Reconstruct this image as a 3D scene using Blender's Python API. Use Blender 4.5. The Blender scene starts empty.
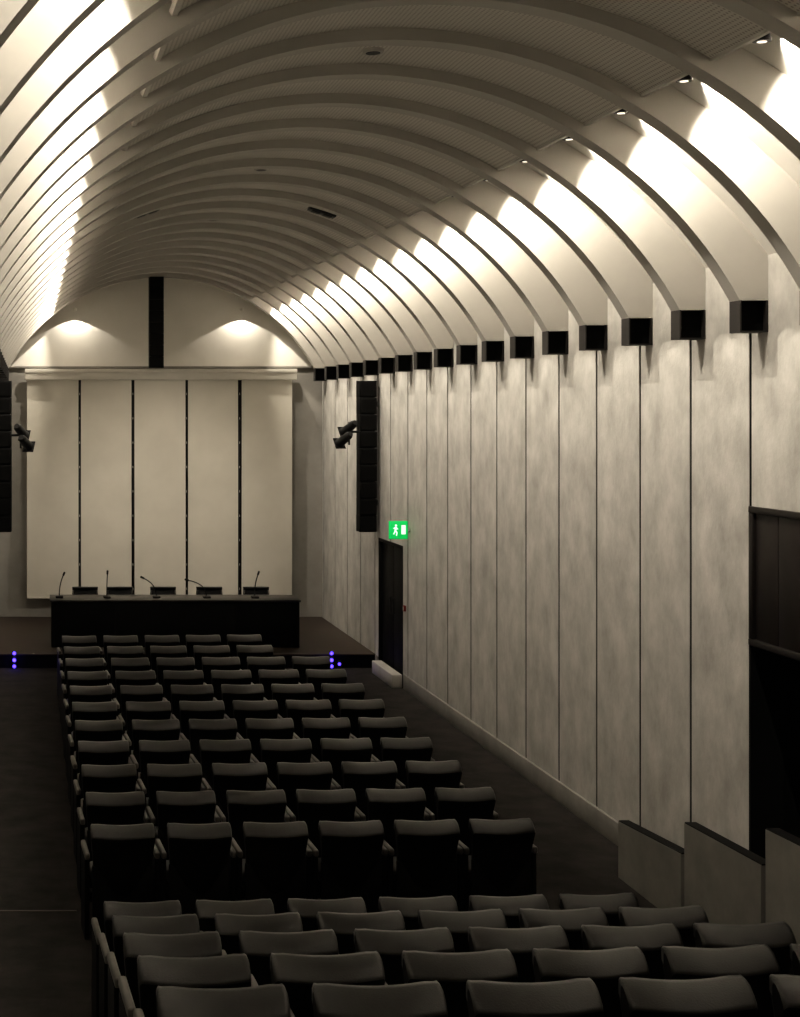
import bpy, bmesh, math
from mathutils import Vector, Matrix, Euler

CZ = 3.9          # camera height above the lower floor
XL, XR = -0.55, 5.34
XC = 2.395
HW = 2.945
YE = 27.24        # end wall
YB = -3.0         # rear of room
ACZ = CZ - 0.67   # centre height of the vault arcs
R_IN, R_CROWN = 3.12, 3.20
SCZ, R_SHELL = CZ - 1.042, 3.67     # haunch shell has a lower centre and larger radius
EDGE = 1.645
scene = bpy.context.scene
col = scene.collection

# ------------------------------------------------------------------ materials
def mat(name, color, rough=0.6, metal=0.0, c2=None, scale=4.0, detail=6.0, bump=0.0, stretch=(1,1,1),
        emit=None, estr=0.0, contrast=(0.3,0.7), bscale=None, spec=0.5):
    m = bpy.data.materials.new(name); m.use_nodes = True
    nt = m.node_tree; b = nt.nodes['Principled BSDF']
    b.inputs['Base Color'].default_value = (*color,1)
    b.inputs['Roughness'].default_value = rough
    b.inputs['Metallic'].default_value = metal
    b.inputs['Specular IOR Level'].default_value = spec
    tc = nt.nodes.new('ShaderNodeTexCoord')
    mp = nt.nodes.new('ShaderNodeMapping'); mp.inputs['Scale'].default_value = stretch
    nt.links.new(tc.outputs['Object'], mp.inputs['Vector'])
    if c2 is not None:
        n = nt.nodes.new('ShaderNodeTexNoise'); n.inputs['Scale'].default_value = scale
        n.inputs['Detail'].default_value = detail; n.inputs['Roughness'].default_value = 0.62
        nt.links.new(mp.outputs[0], n.inputs['Vector'])
        r = nt.nodes.new('ShaderNodeValToRGB')
        r.color_ramp.elements[0].position = contrast[0]; r.color_ramp.elements[1].position = contrast[1]
        r.color_ramp.elements[0].color = (*color,1); r.color_ramp.elements[1].color = (*c2,1)
        nt.links.new(n.outputs['Fac'], r.inputs[0]); nt.links.new(r.outputs[0], b.inputs['Base Color'])
    if bump > 0:
        n2 = nt.nodes.new('ShaderNodeTexNoise'); n2.inputs['Scale'].default_value = bscale or scale*6
        n2.inputs['Detail'].default_value = 5
        nt.links.new(mp.outputs[0], n2.inputs['Vector'])
        bp = nt.nodes.new('ShaderNodeBump'); bp.inputs['Strength'].default_value = bump
        bp.inputs['Distance'].default_value = 0.01
        nt.links.new(n2.outputs['Fac'], bp.inputs['Height']); nt.links.new(bp.outputs[0], b.inputs['Normal'])
    if emit:
        b.inputs['Emission Color'].default_value = (*emit,1); b.inputs['Emission Strength'].default_value = estr
    return m

M_CONC = mat('concrete_panel', (0.31,0.297,0.27), 0.75, c2=(0.49,0.473,0.437), scale=3.0, detail=14, bump=0.25, bscale=34, stretch=(1,1,0.75), contrast=(0.32,0.68))
M_GAP = mat('shadow_gap', (0.003,0.003,0.0027), 0.9, spec=0.1)
M_PLAST = mat('rib_plaster', (0.40,0.382,0.345), 0.75, c2=(0.44,0.42,0.382), scale=2.0, bump=0.05)
M_SHELL = mat('vault_plaster', (0.58,0.56,0.515), 0.7, c2=(0.64,0.615,0.57), scale=2.0)
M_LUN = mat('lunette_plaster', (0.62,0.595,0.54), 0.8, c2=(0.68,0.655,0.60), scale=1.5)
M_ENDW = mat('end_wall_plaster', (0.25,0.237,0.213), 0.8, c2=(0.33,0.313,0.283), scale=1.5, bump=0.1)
M_BLACK = mat('black_metal', (0.005,0.0048,0.0045), 0.5, c2=(0.008,0.0076,0.0071), scale=20)
M_SHOE = mat('rib_shoe_dark', (0.007,0.0055,0.0045), 0.6, c2=(0.011,0.0085,0.007), scale=8)
M_CARPET = mat('carpet', (0.013,0.0115,0.0103), 0.95, c2=(0.031,0.0273,0.0243), scale=3.0, detail=12, bump=0.5, bscale=120, spec=0.1)
M_STAGE = mat('stage_wood', (0.026,0.0185,0.0135), 0.5, c2=(0.046,0.032,0.023), scale=3, stretch=(1,12,1), spec=0.3)
M_BASE = mat('baseboard_grey', (0.15,0.142,0.128), 0.7, c2=(0.21,0.20,0.18), scale=3)
M_LEATH = mat('black_leather', (0.015,0.0138,0.0125), 0.38, c2=(0.023,0.0212,0.0192), scale=10, bump=0.12, bscale=140, spec=0.42)
M_SHELLB = mat('black_shell_and_shade', (0.0018,0.0017,0.0015), 0.65, c2=(0.0028,0.0026,0.0023), scale=10, spec=0.15)  # black shells and panels; doubles as painted shade on chair backs, parapet tops
M_ARM = mat('arm_pad', (0.08,0.073,0.064), 0.4, c2=(0.11,0.10,0.088), scale=12)
M_SCREEN = mat('screen_fabric', (0.53,0.503,0.437), 0.85, c2=(0.59,0.56,0.49), scale=1.2, detail=3)
M_HOUS = mat('screen_housing_paint', (0.50,0.475,0.42), 0.5, c2=(0.55,0.522,0.465), scale=3)
M_BROWN = mat('dark_brown_frame', (0.006,0.0043,0.0034), 0.45, c2=(0.010,0.0071,0.0057), scale=3, stretch=(1,1,6), spec=0.3)
M_BROWNP = mat('dark_brown_panel', (0.007,0.005,0.004), 0.5, c2=(0.012,0.0084,0.0066), scale=3, stretch=(1,4,1), spec=0.3)
M_TABLE = mat('table_laminate', (0.012,0.011,0.0095), 0.3, c2=(0.017,0.0155,0.0135), scale=6)
M_BLUE = mat('blue_led', (0.05,0.05,0.9), 0.4, emit=(0.10,0.05,1.0), estr=2.6)
M_GREEN = mat('sign_green', (0.0,0.30,0.08), 0.5, emit=(0.0,0.55,0.10), estr=0.55)
M_WHITE = mat('sign_white', (0.8,0.85,0.8), 0.5, emit=(0.7,1.0,0.75), estr=0.6)
M_LAMP = mat('lamp_lens', (0.9,0.85,0.7), 0.4, emit=(1,0.92,0.8), estr=0.8)
M_RED = mat('call_point_red', (0.16,0.015,0.01), 0.4)
M_LITE = mat('threshold_white', (0.30,0.285,0.255), 0.6, c2=(0.36,0.342,0.31), scale=4)
M_CHROME = mat('brushed_metal', (0.25,0.24,0.22), 0.4, metal=1.0)

# perforated acoustic panel
def perf():
    m = bpy.data.materials.new('perforated_acoustic_panel'); m.use_nodes=True
    nt=m.node_tree; b=nt.nodes['Principled BSDF']; b.inputs['Roughness'].default_value=0.8
    tc=nt.nodes.new('ShaderNodeTexCoord'); mp=nt.nodes.new('ShaderNodeMapping')
    mp.inputs['Scale'].default_value=(34,34,0.0)
    nt.links.new(tc.outputs['Object'],mp.inputs['Vector'])
    v=nt.nodes.new('ShaderNodeTexVoronoi'); v.inputs['Scale'].default_value=1.0; v.inputs['Randomness'].default_value=0.0
    nt.links.new(mp.outputs[0],v.inputs['Vector'])
    r=nt.nodes.new('ShaderNodeValToRGB')
    r.color_ramp.elements[0].position=0.22; r.color_ramp.elements[1].position=0.30
    r.color_ramp.elements[0].color=(0.32,0.304,0.272,1); r.color_ramp.elements[1].color=(0.56,0.535,0.485,1)
    nt.links.new(v.outputs['Distance'],r.inputs[0]); nt.links.new(r.outputs[0],b.inputs['Base Color'])
    return m
M_PERF = perf()

# ------------------------------------------------------------------ mesh builder
class MB:
    def __init__(s): s.v=[]; s.f=[]; s.m=[]; s.sm=[]; s.mats=[]
    def mi(s,m):
        if m not in s.mats: s.mats.append(m)
        return s.mats.index(m)
    def raw(s,verts,faces,m,smooth=False,T=None):
        o=len(s.v)
        for p in verts:
            p=Vector(p)
            if T is not None: p=T@p
            s.v.append(tuple(p))
        k=s.mi(m)
        for f in faces:
            s.f.append([i+o for i in f]); s.m.append(k); s.sm.append(smooth)
    def box(s,x0,x1,y0,y1,z0,z1,m,bev=0.0,T=None,seg=2):
        if bev<=0:
            vs=[(x0,y0,z0),(x1,y0,z0),(x1,y1,z0),(x0,y1,z0),(x0,y0,z1),(x1,y0,z1),(x1,y1,z1),(x0,y1,z1)]
            fs=[(0,3,2,1),(4,5,6,7),(0,1,5,4),(1,2,6,5),(2,3,7,6),(3,0,4,7)]
            s.raw(vs,fs,m,False,T); return
        bm=bmesh.new(); bmesh.ops.create_cube(bm,size=1)
        for v in bm.verts:
            v.co=Vector(((x0+x1)/2+v.co.x*(x1-x0),(y0+y1)/2+v.co.y*(y1-y0),(z0+z1)/2+v.co.z*(z1-z0)))
        bmesh.ops.bevel(bm,geom=list(bm.edges),offset=bev,segments=seg,profile=0.5,affect='EDGES')
        bm.verts.index_update()
        s.raw([v.co.copy() for v in bm.verts],[[v.index for v in f.verts] for f in bm.faces],m,seg>1,T); bm.free()
    def cyl(s,p0,p1,r0,r1,m,n=16,T=None,smooth=True):
        p0=Vector(p0);p1=Vector(p1);d=(p1-p0).normalized()
        a=d.orthogonal().normalized();b=d.cross(a)
        vs=[];fs=[]
        for p,r in((p0,r0),(p1,r1)):
            for i in range(n):
                t=2*math.pi*i/n; vs.append(p+a*math.cos(t)*r+b*math.sin(t)*r)
        side=[(i,(i+1)%n,n+(i+1)%n,n+i) for i in range(n)]
        s.raw(vs,side,m,smooth,T)
        s.raw(vs,[list(range(n))[::-1],list(range(n,2*n))],m,False,T)
    def tube(s,pts,r,m,n=8,T=None):
        for a,b in zip(pts[:-1],pts[1:]): s.cyl(a,b,r,r,m,n,T)
    def grid(s,rows,m,closed_u=False,smooth=True,caps=False,T=None,mf=None):
        n=len(rows[0]); vs=[p for r in rows for p in r]; fs=[]; fs2=[]
        for i in range(len(rows)-1):
            for j in range(n if closed_u else n-1):
                k=(j+1)%n
                q=(i*n+j,i*n+k,(i+1)*n+k,(i+1)*n+j)
                if mf and mf[1](j,k): fs2.append(q)
                else: fs.append(q)
        if mf:
            o=len(s.v); s.raw(vs,fs,m,smooth,T); kk=s.mi(mf[0])
            for f in fs2: s.f.append([i+o for i in f]); s.m.append(kk); s.sm.append(smooth)
        else: s.raw(vs,fs,m,smooth,T)
        if caps: s.raw(vs,[list(range(n))[::-1],[ (len(rows)-1)*n+j for j in range(n)]],m if not mf else mf[0],smooth,T)
    def mesh(s,name,fix=True):
        me=bpy.data.meshes.new(name); me.from_pydata(s.v,[],s.f)
        for m in s.mats: me.materials.append(m)
        for p,k,sm in zip(me.polygons,s.m,s.sm): p.material_index=k; p.use_smooth=sm
        if fix:
            bm=bmesh.new(); bm.from_mesh(me); bmesh.ops.recalc_face_normals(bm,faces=bm.faces); bm.to_mesh(me); bm.free()
        me.update(); return me
    def obj(s,name,loc=(0,0,0),rot=(0,0,0),fix=True):
        o=bpy.data.objects.new(name,s.mesh(name,fix)); o.location=loc; o.rotation_euler=rot; col.objects.link(o); return o
def inst(me,name,loc,rot=(0,0,0),scale=(1,1,1)):
    o=bpy.data.objects.new(name,me); o.location=loc; o.rotation_euler=rot; o.scale=scale; col.objects.link(o); return o

# ------------------------------------------------------------------ floor with raked tiers
f=MB()
ROW0=9.13; PITCH=0.945; RISE=0.23; H0=0.05
edge0=ROW0+0.75
f.box(XL-0.2,XR+0.2,edge0-0.001,YE+0.2,-0.2,0.0,M_CARPET)
NT=10
for i in range(NT):
    y1=edge0-i*PITCH; y0=edge0-(i+1)*PITCH if i<NT-1 else YB-0.2
    h=H0+RISE*i
    f.box(XL-0.2,XR+0.2,y0,y1,-0.2,h,M_CARPET)
f.obj('floor')
t=MB(); t.box(XL,0.38,11.75,11.78,0.0,0.005,M_STAGE,0.001,seg=1); t.obj('trim_1')

# ------------------------------------------------------------------ side walls
ZT=SCZ+math.sqrt(R_SHELL**2-HW**2)
def panel_wall(side, holes):
    m=MB(); sgn=1 if side=='right' else -1
    X=XR if side=='right' else XL
    def bx(d0,d1,y0,y1,z0,z1,mt):
        a,b=X+sgn*d0,X+sgn*d1
        m.box(min(a,b),max(a,b),y0,y1,z0,z1,mt)
    def cells(d0,d1,y0,y1,z0,z1,mt,trimg=0):
        ys={y0,y1}; zs={z0,z1}
        for h in holes:
            for q in h[:2]:
                if y0<q<y1: ys.add(q)
            for q in h[2:]:
                if z0<q<z1: zs.add(q)
        ys=sorted(ys); zs=sorted(zs)
        for a,b in zip(ys[:-1],ys[1:]):
            for c,d in zip(zs[:-1],zs[1:]):
                cy,cz=(a+b)/2,(c+d)/2
                if any(h[0]<cy<h[1] and h[2]<cz<h[3] for h in holes): continue
                bx(d0,d1,a,b,c,d,mt)
    for n in range(-14,17):
        y0=11.09+n; y1=y0+1.0
        if y1>YE: y1=YE
        if y0>=YE: break
        g=0.021
        cells(0,0.07,y0+g,y1-g,0.20,CZ+0.8,M_CONC)
        cells(0.006,0.07,y0-g,y0+g,0.20,CZ+0.8,M_GAP)   # near-black fill, paints the shade inside the open joint
    cells(0,0.07,YB,YE,CZ+0.8,ZT+0.05,M_CONC)
    cells(0.07,0.25,YB-0.2,YE+0.2,0.0,ZT+0.05,M_GAP)
    return m.obj('wall_'+side)
door=(21.35,22.85,0.0,CZ-1.88)
opening=(3.2,11.10,0.0,CZ-0.68)
panel_wall('right',[door,opening])
panel_wall('left',[])
b=MB()
for a,c in ((11.12,21.28),(22.92,23.0)): b.box(XR-0.02,XR+0.06,a,c,0,0.21,M_BASE,0.004)
b.obj('baseboard_right')
b=MB(); b.box(XL-0.06,XL+0.02,10.0,23.0,0,0.21,M_BASE,0.004); b.obj('baseboard_left')

# dark side door (leaves, frame, handle), almost flush with the wall
d=MB()
x0,x1=XR-0.002,XR+0.24
d.box(x0,x1,door[0]+0.001,door[0]+0.05,0.002,door[3]-0.001,M_SHELLB,0.004)
d.box(x0,x1,door[1]-0.05,door[1]-0.001,0.002,door[3]-0.001,M_SHELLB,0.004)
d.box(x0,x1,door[0]+0.05,door[1]-0.05,door[3]-0.05,door[3]-0.001,M_SHELLB,0.004)
d.box(XR+0.05,XR+0.09,door[0]+0.05,22.095,0.01,door[3]-0.05,M_SHELLB,0.004)
d.box(XR+0.05,XR+0.09,22.105,door[1]-0.05,0.01,door[3]-0.05,M_SHELLB,0.004)
for yy in (22.02,22.18):
    d.cyl((XR+0.02,yy,0.95),(XR+0.02,yy,1.2),0.010,0.010,M_BLACK)
    for zz in (0.97,1.18): d.cyl((XR+0.02,yy,zz),(XR+0.05,yy,zz),0.007,0.007,M_BLACK)
d.obj('door_1')
s=MB(); s.box(XR-0.16,XR-0.012,21.35,22.6,0,0.19,M_LITE,0.012); s.obj('door_step')

# alcove behind the large opening
a=MB()
AX=XR+0.25
a.box(AX,AX+1.6,3.0,11.30,-0.2,0.0,M_CARPET)
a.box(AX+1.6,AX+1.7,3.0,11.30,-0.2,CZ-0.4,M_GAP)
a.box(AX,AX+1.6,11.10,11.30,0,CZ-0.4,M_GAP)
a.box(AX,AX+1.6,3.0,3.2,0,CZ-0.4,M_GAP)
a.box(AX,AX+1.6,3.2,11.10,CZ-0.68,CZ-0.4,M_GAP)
a.obj('wall_alcove')
# upper dark timber panels in the opening
w=MB(); z0,z1=CZ-1.71,CZ-0.68
yA,yB=3.2,11.10
w.box(XR-0.012,XR+0.10,yA,yB,z1-0.05,z1,M_BROWN,0.006)
w.box(XR-0.012,XR+0.10,yA,yB,z0,z0+0.05,M_BROWN,0.006)
w.box(XR-0.006,XR+0.24,yB-0.03,yB-0.001,0.0,z0,M_GAP)
w.box(XR-0.010,XR+0.10,yB-0.06,yB,z0+0.05,z1-0.05,M_BROWN,0.006)
k=yB-0.06
while k>yA+0.3:
    w.box(XR+0.012,XR+0.05,max(k-0.335,yA),k-0.008,z0+0.05,z1-0.05,M_BROWNP,0.004)
    k-=0.335
w.box(XR+0.05,XR+0.06,yA,yB-0.03,z0+0.05,z1-0.05,M_GAP)
w.obj('window_1')

# low parapet panels along the side stair
par=[(11.42,12.63,0.47,0.55),(10.17,11.36,0.80,0.84),(8.92,10.11,1.10,1.14),(7.67,8.86,1.40,1.44),(6.42,7.61,1.70,1.74)]
for (y0,y1,za,zb) in par:
    p=MB(); x0,x1=4.97,5.03
    vs=[(x0,y0,0),(x1,y0,0),(x1,y1,0),(x0,y1,0),(x0,y0,zb),(x1,y0,zb),(x1,y1,za),(x0,y1,za)]
    fs=[(0,3,2,1),(4,5,6,7),(0,1,5,4),(1,2,6,5),(2,3,7,6),(3,0,4,7)]
    p.raw(vs,fs,M_BASE)
    vs=[(x0+0.004,y0-0.004,zb),(x1+0.03,y0-0.004,zb),(x1+0.03,y1,za),(x0+0.004,y1,za)]
    vs+= [(a_,b_,c_+0.010) for a_,b_,c_ in vs]
    p.raw(vs,fs,M_SHELLB)  # thin black cap, paints the gap shadow along the top edge
    p.box(x1,x1+0.03,y0,y1,0,za-0.01,M_SHELLB)
    p.obj('stair_parapet')

# ------------------------------------------------------------------ vault
c=MB()
def arc(R,t0,t1,n,zc=ACZ): return [(XC+R*math.sin(t0+(t1-t0)*i/n), zc+R*math.cos(t0+(t1-t0)*i/n)) for i in range(n+1)]
te=math.asin(EDGE/R_SHELL); tw=math.asin(HW/R_SHELL); tc=math.asin(EDGE/R_CROWN)
def strip(prof,th,m,y0=YB-0.2,y1=YE+0.2,smooth=True):
    out=[(XC+(x-XC)*(1+th/3.3),ACZ+(z-ACZ)*(1+th/3.3)) for x,z in prof]
    inn0=[(x,y0,z) for x,z in prof]; inn1=[(x,y1,z) for x,z in prof]
    o0=[(x,y0,z) for x,z in out]; o1=[(x,y1,z) for x,z in out]
    c.grid([inn0,inn1],m,smooth=smooth); c.grid([o1,o0],m,smooth=smooth)
    n=len(prof)
    for i in (0,n-1): c.raw([inn0[i],inn1[i],o1[i],o0[i]],[(0,1,2,3)],m)
strip(arc(R_CROWN,-tc,tc,40),0.03,M_PERF)
for s_ in (-1,1):
    p=arc(R_SHELL,s_*te,s_*tw,24,SCZ)
    strip(p,0.15,M_SHELL)
    zb=ACZ+R_CROWN*math.cos(tc); zt=SCZ+R_SHELL*math.cos(te)+0.05
    x=XC+s_*EDGE
    c.box(min(x-0.0,x-s_*0.03),max(x,x-s_*0.03),YB-0.2,YE+0.2,zb,zt,M_PLAST)
c.box(XC-EDGE,XC+EDGE,YB-0.2,YE+0.2,ACZ+3.61,ACZ+3.66,M_GAP)
c.obj('ceiling',fix=True)

# rib mesh
def rib_mesh():
    r=MB(); T=0.16; N=60
    tm=math.acos((CZ+0.82-ACZ)/R_IN)
    inn=[];out=[]
    dc=SCZ-ACZ
    for i in range(N+1):
        t=-tm+2*tm*i/N
        x=R_IN*math.sin(t); z=R_IN*math.cos(t)
        b_=dc*math.cos(t); Ro=b_+math.sqrt(b_*b_-(dc*dc-R_SHELL**2))+0.03
        xo=Ro*math.sin(t); zo=Ro*math.cos(t)
        if abs(xo)>HW-0.001:
            k=(HW-0.001)/abs(xo); xo*=k; zo*=k
        if i in (0,N): xo=math.copysign(HW-0.001,x); zo=z
        inn.append((x,z)); out.append((xo,zo))
    def P(l,y): return [(XC+a,y,ACZ+b_) for a,b_ in l]
    r.grid([P(inn,0),P(inn,T)],M_PLAST,smooth=True)
    r.grid([P(inn,0),P(out,0)],M_PLAST,smooth=False)
    r.grid([P(inn,T),P(out,T)],M_PLAST,smooth=False)
    r.grid([P(out,0),P(out,T)],M_PLAST,smooth=True)
    xi=inn[-1][0]
    z1=CZ+0.82; z0=CZ+0.59
    for s_ in (-1,1):
        a,b_=XC+s_*(xi-0.002),XC+s_*(HW-0.001)
        x0,x1=min(a,b_),max(a,b_)
        r.box(x0,x1,T-0.02,T,z0,z1,M_SHOE)
        r.box(x0,x0+0.012,-0.002,T-0.02,z0,z1,M_SHOE)
        r.box(x1-0.012,x1,-0.002,T-0.02,z0,z1,M_SHOE)
        r.box(x0+0.012,x1-0.012,-0.002,T-0.02,z0,z0+0.012,M_SHOE)
        r.box(x0+0.012,x1-0.012,0.05,T-0.02,z0+0.012,z1,M_GAP)
    return r.mesh('ceiling_rib')
rm=rib_mesh()
for n in range(-11,17):
    inst(rm,'ceiling_rib',(0,10.82+n,0))

# ------------------------------------------------------------------ end walls
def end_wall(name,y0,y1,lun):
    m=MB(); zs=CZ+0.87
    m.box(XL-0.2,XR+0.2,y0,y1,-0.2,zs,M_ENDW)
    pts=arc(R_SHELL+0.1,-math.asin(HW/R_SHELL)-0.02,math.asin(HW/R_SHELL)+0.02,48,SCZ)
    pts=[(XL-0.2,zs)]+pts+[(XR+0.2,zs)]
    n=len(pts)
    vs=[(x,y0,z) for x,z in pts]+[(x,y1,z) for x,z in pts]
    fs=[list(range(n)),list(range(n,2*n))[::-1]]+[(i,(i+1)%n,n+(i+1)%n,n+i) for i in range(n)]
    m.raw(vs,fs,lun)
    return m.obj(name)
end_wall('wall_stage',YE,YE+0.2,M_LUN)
end_wall('wall_rear',YB-0.2,YB,M_ENDW)
t=MB(); t.box(XL,XR,YE-0.05,YE,CZ+0.83,CZ+0.87,M_ENDW,0.005); t.obj('trim_2')
# ------------------------------------------------------------------ stage
SZ=0.22
s=MB(); s.box(XL+0.01,XR-0.01,23.05,YE-0.01,0.0,SZ-0.02,M_SHELLB); s.box(XL+0.01,XR-0.01,23.0,YE-0.01,SZ-0.02,SZ,M_STAGE,0.004); s.obj('stage_platform')
for X in (-0.21,4.65):
    l=MB(); l.box(X-0.03,X+0.03,22.97,23.0,0.0,SZ+0.05,M_BLACK,0.004)
    for z in (0.035,0.13,0.235):
        l.cyl((X,22.972,z),(X,22.962,z),0.028,0.022,M_BLUE,12)
    if X>1:
        l.box(X+0.10,X+0.15,22.97,23.0,0.0,0.12,M_BLACK,0.004); l.cyl((X+0.12,22.972,0.07),(X+0.12,22.962,0.07),0.024,0.02,M_BLUE,12)
    l.obj('stage_edge_light')
    L=bpy.data.lights.new('led',type='POINT'); L.energy=0.6; L.color=(0.15,0.1,1); L.shadow_soft_size=0.03
    o=bpy.data.objects.new('stage_led_glow',L); o.location=(X,22.88,0.12); col.objects.link(o)

# table
t=MB(); tx0,tx1=0.35,4.30; ty=23.62
t.box(tx0,tx1,ty,ty+0.72,SZ+0.715,SZ+0.75,M_TABLE,0.006)
t.box(tx0+0.02,tx1-0.02,ty+0.03,ty+0.06,SZ,SZ+0.715,M_SHELLB,0.004)
for i in range(5):
    x=tx0+0.02+i*(tx1-tx0-0.08)/4
    t.box(x,x+0.04,ty+0.02,ty+0.66,SZ,SZ+0.715,M_SHELLB,0.004)
t.obj('conference_table')
def mic_mesh(lean):
    m=MB()
    m.box(-0.06,0.06,-0.07,0.07,0,0.03,M_BLACK,0.008)
    pts=[]
    for i in range(13):
        q=i/12; pts.append((lean*q*q*0.30,0.05-0.16*q*q,0.03+0.36*q-0.10*q*q*abs(lean)))
    m.tube(pts,0.008,M_BLACK)
    a=Vector(pts[-2]);b_=Vector(pts[-1]); dd=(b_-a).normalized()
    m.cyl(b_,b_+dd*0.07,0.015,0.017,M_BLACK,12)
    return m.mesh('gooseneck_microphone')
for X,ln in ((0.50,0.2),(1.26,0.0),(2.05,-0.7),(2.85,-1.0),(3.62,0.1)):
    inst(mic_mesh(ln),'gooseneck_microphone',(X,ty+0.30,SZ+0.75))
def conf_chair():
    m=MB()
    m.box(-0.23,0.23,-0.22,0.22,0.42,0.48,M_LEATH,0.02)
    rows=[]
    for i in range(9):
        u=-1+i/4; yy=0.24-0.04*u*u
        rows.append([(u*0.22,yy-0.02,0.50),(u*0.22,yy+0.03,0.50),(u*0.21,yy+0.07,0.78),(u*0.21,yy+0.02,0.78)])
    m.grid(rows,M_SHELLB,closed_u=True,caps=True)
    m.box(-0.215,0.215,0.215,0.29,0.775,0.80,M_LEATH,0.008)
    for sx in (-1,1):
        m.cyl((sx*.2,-.18,.43),(sx*.22,-.2,0.012),.012,.012,M_CHROME); m.cyl((sx*.2,.22,.75),(sx*.22,.25,0.012),.012,.012,M_CHROME)
        m.cyl((sx*.24,-.15,.64),(sx*.24,.22,.64),.012,.012,M_BLACK); m.cyl((sx*.24,-.15,.64),(sx*.23,-.18,.43),.012,.012,M_CHROME)
    return m.mesh('conference_chair')
cc=conf_chair()
for X in (0.95,1.53,2.25,3.02,3.80): inst(cc,'conference_chair',(X,24.75,SZ))

# ------------------------------------------------------------------ projection screen
s=MB()
sx=lambda px:(px-28)/1500*26.95
zz=lambda py:CZ-(py-414)/1500*26.95
s.box(sx(25),sx(296),26.85,27.12,zz(380),zz(369),M_HOUS,0.012)
s.box(sx(25),sx(296),26.83,26.85,zz(373),zz(369),M_HOUS,0.004)
edges=[(27,78.5),(81,131.5),(134.5,185.5),(188,238),(241.5,292)]
for i,(a_,b_) in enumerate(edges):
    rows=[]
    x0,x1=sx(a_),sx(b_)
    for k in range(15):
        q=k/14; z=zz(380)+(zz(597)-zz(380))*q
        row=[]
        for j in range(9):
            u=j/8
            row.append((x0+(x1-x0)*u,26.95+0.012*math.sin(u*math.pi+i)+0.015*math.sin(q*3+i),z))
        rows.append(row)
    s.grid(rows,M_SCREEN)
    s.box(x0,x1,26.94,26.975,zz(597)-0.03,zz(597),M_HOUS,0.006)
for a_,b_ in zip(edges[:-1],edges[1:]):
    s.box(sx(a_[1])-0.03,sx(b_[0])+0.03,27.02,27.04,zz(596),zz(380),M_BLACK)
    for k in range(9):
        z=zz(395)+(zz(590)-zz(395))*k/8
        s.box((sx(a_[1])+sx(b_[0]))/2-0.005,(sx(a_[1])+sx(b_[0]))/2+0.005,26.96,26.97,z,z+0.04,M_HOUS)
s.obj('projection_screen',fix=False)

# ------------------------------------------------------------------ speakers
def array(w,dp,h,n,bow):
    m=MB()
    for i in range(n):
        z0=h*i/n; z1=h*(i+1)/n-0.006
        q=(i+0.5)/n-0.5; y=bow*q*q*4
        m.box(-w/2,w/2,y,y+dp,z0,z1,M_SHELLB,0.006)
        m.box(-w/2+0.02,w/2-0.02,y-0.006,y+0.004,z0+0.02,z1-0.02,M_SHELLB,0.002,seg=1)
        m.box(-w/2-0.008,-w/2,y+dp*0.6,y+dp*0.8,z0,z1+0.006,M_BLACK); m.box(w/2,w/2+0.008,y+dp*0.6,y+dp*0.8,z0,z1+0.006,M_BLACK)
    m.box(-w/2+0.02,w/2-0.02,dp*0.4,dp+0.04,0.02,h-0.02,M_SHELLB)
    return m
o=array(0.25,0.22,1.62,8,0.0); o.obj('line_array_speaker',(2.28,26.55,CZ+0.82))
def side_spk(sgn):
    m=array(0.26,0.26,2.30,9,0.03)
    for z in (0.4,1.9):
        a0,b0=(0.13,0.16) if sgn>0 else (-0.16,-0.13)
        m.box(a0,b0,0.1,0.2,z,z+0.08,M_BLACK)
    return m
side_spk(1).obj('line_array_speaker',(5.155,22.7,CZ-1.79))
side_spk(-1).obj('line_array_speaker',(XL+0.165,22.7,CZ-1.79))
def stage_spot(sgn):
    m=MB()
    m.cyl((0,0,0),(sgn*0.14,0,0),0.018,0.018,M_BLACK)
    for k,dz in enumerate((0.06,-0.11)):
        T=Matrix.Translation((-sgn*0.07*k,0,dz))@Euler((math.radians(-28),0,math.radians(sgn*25))).to_matrix().to_4x4()
        m.cyl((0,-0.12,0),(0,0.10,0),0.06,0.07,M_BLACK,20,T)
        m.cyl((0,0.10,0),(0,0.15,0),0.07,0.082,M_BLACK,20,T)
        m.box(-0.09,0.09,0.14,0.15,-0.09,0.09,M_BLACK,0.002,T,seg=1)
        m.cyl((0,-0.17,0),(0,-0.12,0),0.04,0.06,M_BLACK,16,T)
    m.cyl((0,0,-0.2),(0,0,0.15),0.014,0.014,M_BLACK)
    return m
stage_spot(1).obj('stage_spotlight',(4.87,22.75,CZ-0.27))
stage_spot(-1).obj('stage_spotlight',(XL+0.44,22.75,CZ-0.32))

# ------------------------------------------------------------------ exit sign, call point
e=MB(); W=0.13
e.box(-W,W,-0.02,0.02,-0.125,0.125,M_GREEN,0.006)
y=-0.0225
def q(x0,x1,z0,z1): e.box(x0,x1,y,y+0.003,z0,z1,M_WHITE)
q(0.04,0.10,-0.06,0.07)
e.cyl((-0.035,y,0.065),(-0.035,y+0.003,0.065),0.016,0.016,M_WHITE)
for (xa,za,xb,zb,wd) in ((-0.035,0.045,-0.045,-0.01,0.014),(-0.045,-0.01,-0.02,-0.035,0.009),(-0.02,-0.035,-0.03,-0.08,0.008),(-0.045,-0.01,-0.07,-0.06,0.009),(-0.04,0.04,-0.005,0.01,0.007),(-0.04,0.04,-0.075,0.02,0.007)):
    dx,dz=xb-xa,zb-za; L=math.hypot(dx,dz); nx,nz=-dz/L*wd,dx/L*wd
    e.raw([(xa+nx,y,za+nz),(xa-nx,y,za-nz),(xb-nx,y,zb-nz),(xb+nx,y,zb+nz)],[(0,1,2,3)],M_WHITE)
e.box(0.13,0.165,-0.015,0.015,-0.03,0.03,M_LITE,0.003)
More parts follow.
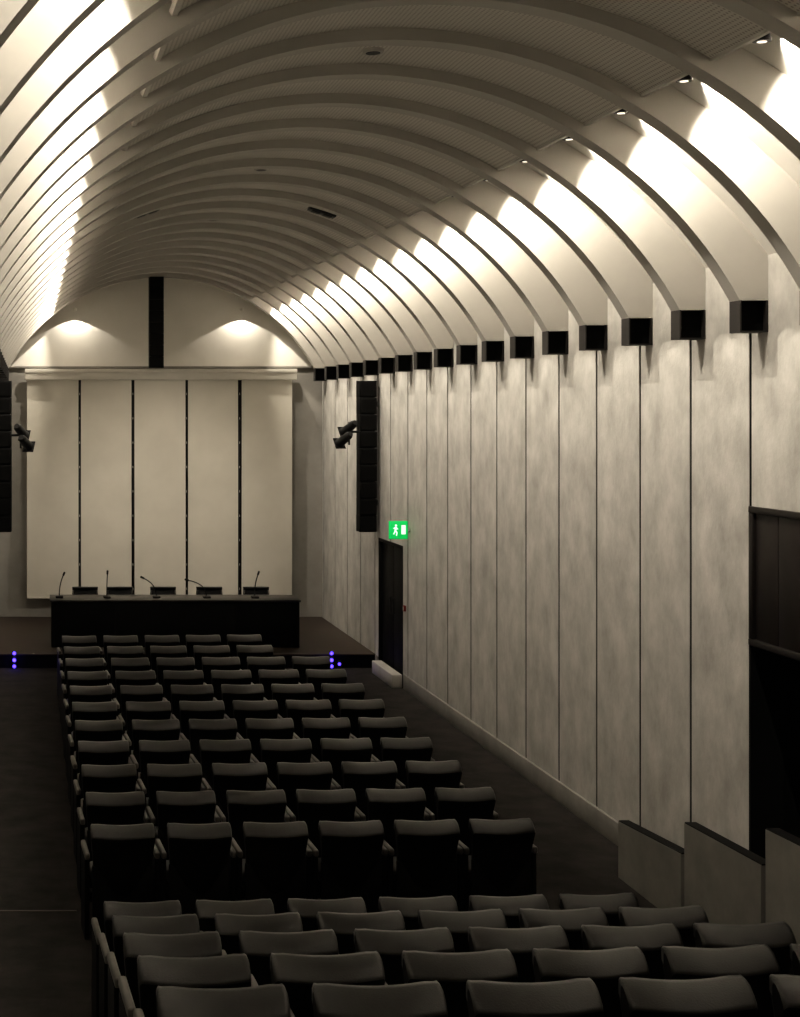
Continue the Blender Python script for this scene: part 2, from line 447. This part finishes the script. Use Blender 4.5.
e.obj('exit_sign',(5.17,20.95,CZ-1.62))
e=MB(); e.box(-0.03,0,-0.04,0.04,-0.04,0.04,M_RED,0.006); e.box(-0.033,-0.028,-0.02,0.02,-0.02,0.02,M_LITE); e.obj('fire_alarm_call_point',(XR-0.001,21.22,1.15))

# ------------------------------------------------------------------ auditorium chair
def chair_mesh():
    m=MB()
    prof=[(-.015,.26),(-.045,.48),(-.075,.67),(-.105,.755),(-.115,.775),(-.106,.793),(-.065,.825),(-.015,.850),(.012,.853),(.026,.84),(.022,.80),(.0,.74),(-.01,.64),(.03,.46),(.055,.34),(.04,.26)]
    rows=[]
    S=[-1,-.985,-.955,-.9,-.75,-.5,-.25,0,.25,.5,.75,.9,.955,.985,1]
    for u in S:
        a_=abs(u); k=1.0 if a_<.9 else (0.93 if a_<.96 else (0.80 if a_<.99 else 0.55))
        row=[]
        for (y,z) in prof:
            hw=0.196+0.042*min(1,max(0,(z-.3)/.5))
            cyl_=-.005-0.09*max(0,(z-.26))/.6
            zz_=z-(1-k)*0.05 if z>.7 else z
            row.append((u*hw,cyl_+(y-cyl_)*k+0.040*u*u,zz_+0.008*u*u*(1 if z>.7 else 0)))
        rows.append(row)
    m.grid(rows,M_LEATH,closed_u=True,caps=True,mf=(M_SHELLB,lambda j,k:min(prof[j][1],prof[k][1])<0.772))  # below the top roll a darker colour paints the backrest's shade
    m.box(-.225,.225,-.025,.02,.04,.56,M_SHELLB,0.008)
    m.box(-.215,.215,.03,.47,.37,.46,M_LEATH,0.03,seg=3)
    m.box(-.19,.19,.05,.43,.32,.37,M_SHELLB,0.008)
    for sx in (-1,1):
        a_,b_=sorted((sx*.242,sx*.279))
        m.box(a_,b_,.02,.34,.0,.60,M_SHELLB,0.006,seg=1)
        m.box(a_-.0005,b_+.0005,-.01,.37,.60,.65,M_ARM,0.012)
    m.box(-.243,.243,.12,.24,.25,.32,M_SHELLB,0.006,seg=1)
    return m.mesh('auditorium_chair')
cm=chair_mesh(); SK=0.05; ang=math.atan(SK)
def row(y,h,n):
    for k in range(n):
        x=0.70+0.570*k
        inst(cm,'auditorium_chair',(x,y+SK*(x-0.69)+0.06,h),(0,0,ang))
for r in range(11): row(11.05+0.945*r,0.0,5 if r>=9 else 6)
for i in range(7): row(ROW0-i*PITCH,H0+RISE*i,6)

# ------------------------------------------------------------------ lamps
WARM=(1.0,0.91,0.78)
def lamp_mesh():
    m=MB()
    m.cyl((0,0,0.02),(0,0,0.10),0.045,0.04,M_BLACK,20)
    m.cyl((0,0,0.02),(0,0,0.0),0.05,0.05,M_BLACK,20)
    m.cyl((0,0,0.0),(0,0,-0.003),0.026,0.026,M_LAMP,20)
    return m.mesh('ceiling_spotlight')
lm=lamp_mesh()
LD=bpy.data.lights.new('vault_spot',type='SPOT'); LD.energy=112; LD.color=WARM; LD.spot_size=math.radians(106); LD.spot_blend=0.35; LD.shadow_soft_size=0.012
for n in range(-8,19):
    for s_ in (-1,1):
        X=XC+s_*(EDGE+0.08); Y=8.42+n; Z=CZ+2.09
        inst(lm,'ceiling_spotlight',(X,Y,Z))
        d_=Vector((s_*0.80,0.10,-0.59)).normalized()
        o=bpy.data.objects.new('vault_light',LD); o.location=(X+s_*0.07,Y,Z+0.02)
        o.rotation_euler=d_.to_track_quat('-Z','Y').to_euler(); col.objects.link(o)
def crown_fit(dx,Y,kind):
    m=MB(); z=ACZ+math.sqrt(R_CROWN**2-dx**2)
    if kind=='round':
        m.cyl((0,0,0.01),(0,0,-0.015),0.075,0.07,M_PLAST,24); m.cyl((0,0,-0.014),(0,0,-0.018),0.05,0.05,M_BLACK,24); nm='recessed_downlight'
    else:
        m.box(-0.16,0.16,-0.09,0.09,-0.03,0.01,M_BLACK,0.006); m.box(-0.12,-0.02,-0.06,0.06,-0.04,-0.03,M_SHOE,0.003); m.box(0.02,0.12,-0.06,0.06,-0.04,-0.03,M_SHOE,0.003); nm='twin_downlight'
    m.obj(nm,(XC+dx,Y,z-0.01),(0,math.asin(dx/R_CROWN),0))
for Y in (5.41,10.41,15.41,19.41,23.41): crown_fit(0,Y,'round')
for dx in (-1.02,1.02): crown_fit(dx,17.41,'twin'); crown_fit(dx,7.41,'twin')
# lunette downlights
for X in (0.85,3.86):
    m=MB(); m.cyl((0,0,0),(0,0,0.05),0.03,0.025,M_LUN,16); m.box(-.012,.012,0,.20,.035,.05,M_LUN)
    m.obj('wall_washer',(X,YE-0.205,CZ+1.86))
    L=bpy.data.lights.new('washer',type='SPOT'); L.energy=19; L.color=WARM; L.spot_size=math.radians(124); L.spot_blend=0.04; L.shadow_soft_size=0.008
    o=bpy.data.objects.new('lunette_light',L); o.location=(X,YE-0.21,CZ+1.84); o.rotation_euler=(math.radians(-6),0,0); col.objects.link(o)
# stage spots onto the screen
for X,tx in ((4.75,1.6),(0.05,3.2)):
    L=bpy.data.lights.new('stage_beam',type='SPOT'); L.energy=150; L.color=WARM; L.spot_size=math.radians(84); L.spot_blend=0.9; L.shadow_soft_size=0.06
    o=bpy.data.objects.new('stage_light',L); o.location=(X,23.02,CZ-0.45)
    dv=Vector((tx,27.0,CZ-2.4))-o.location; o.rotation_euler=dv.to_track_quat('-Z','Y').to_euler(); col.objects.link(o)

# ------------------------------------------------------------------ world, camera
w=bpy.data.worlds.new('w'); scene.world=w; w.use_nodes=True
w.node_tree.nodes['Background'].inputs[0].default_value=(0.9,0.8,0.65,1); w.node_tree.nodes['Background'].inputs[1].default_value=0.02
cd=bpy.data.cameras.new('camera'); cam=bpy.data.objects.new('camera',cd); col.objects.link(cam)
cam.location=(0,0,CZ); cam.rotation_euler=(math.radians(90),0,0)
cd.sensor_fit='VERTICAL'; cd.sensor_height=36; cd.sensor_width=36
cd.lens=1500/1017*36
cd.shift_x=(400-28)/1017; cd.shift_y=-(508.5-414)/1017
cd.clip_start=0.05; cd.clip_end=200
scene.camera=cam
scene.view_settings.view_transform='Standard'
try: scene.view_settings.look='Medium High Contrast'
except Exception: pass
scene.view_settings.exposure=0.42
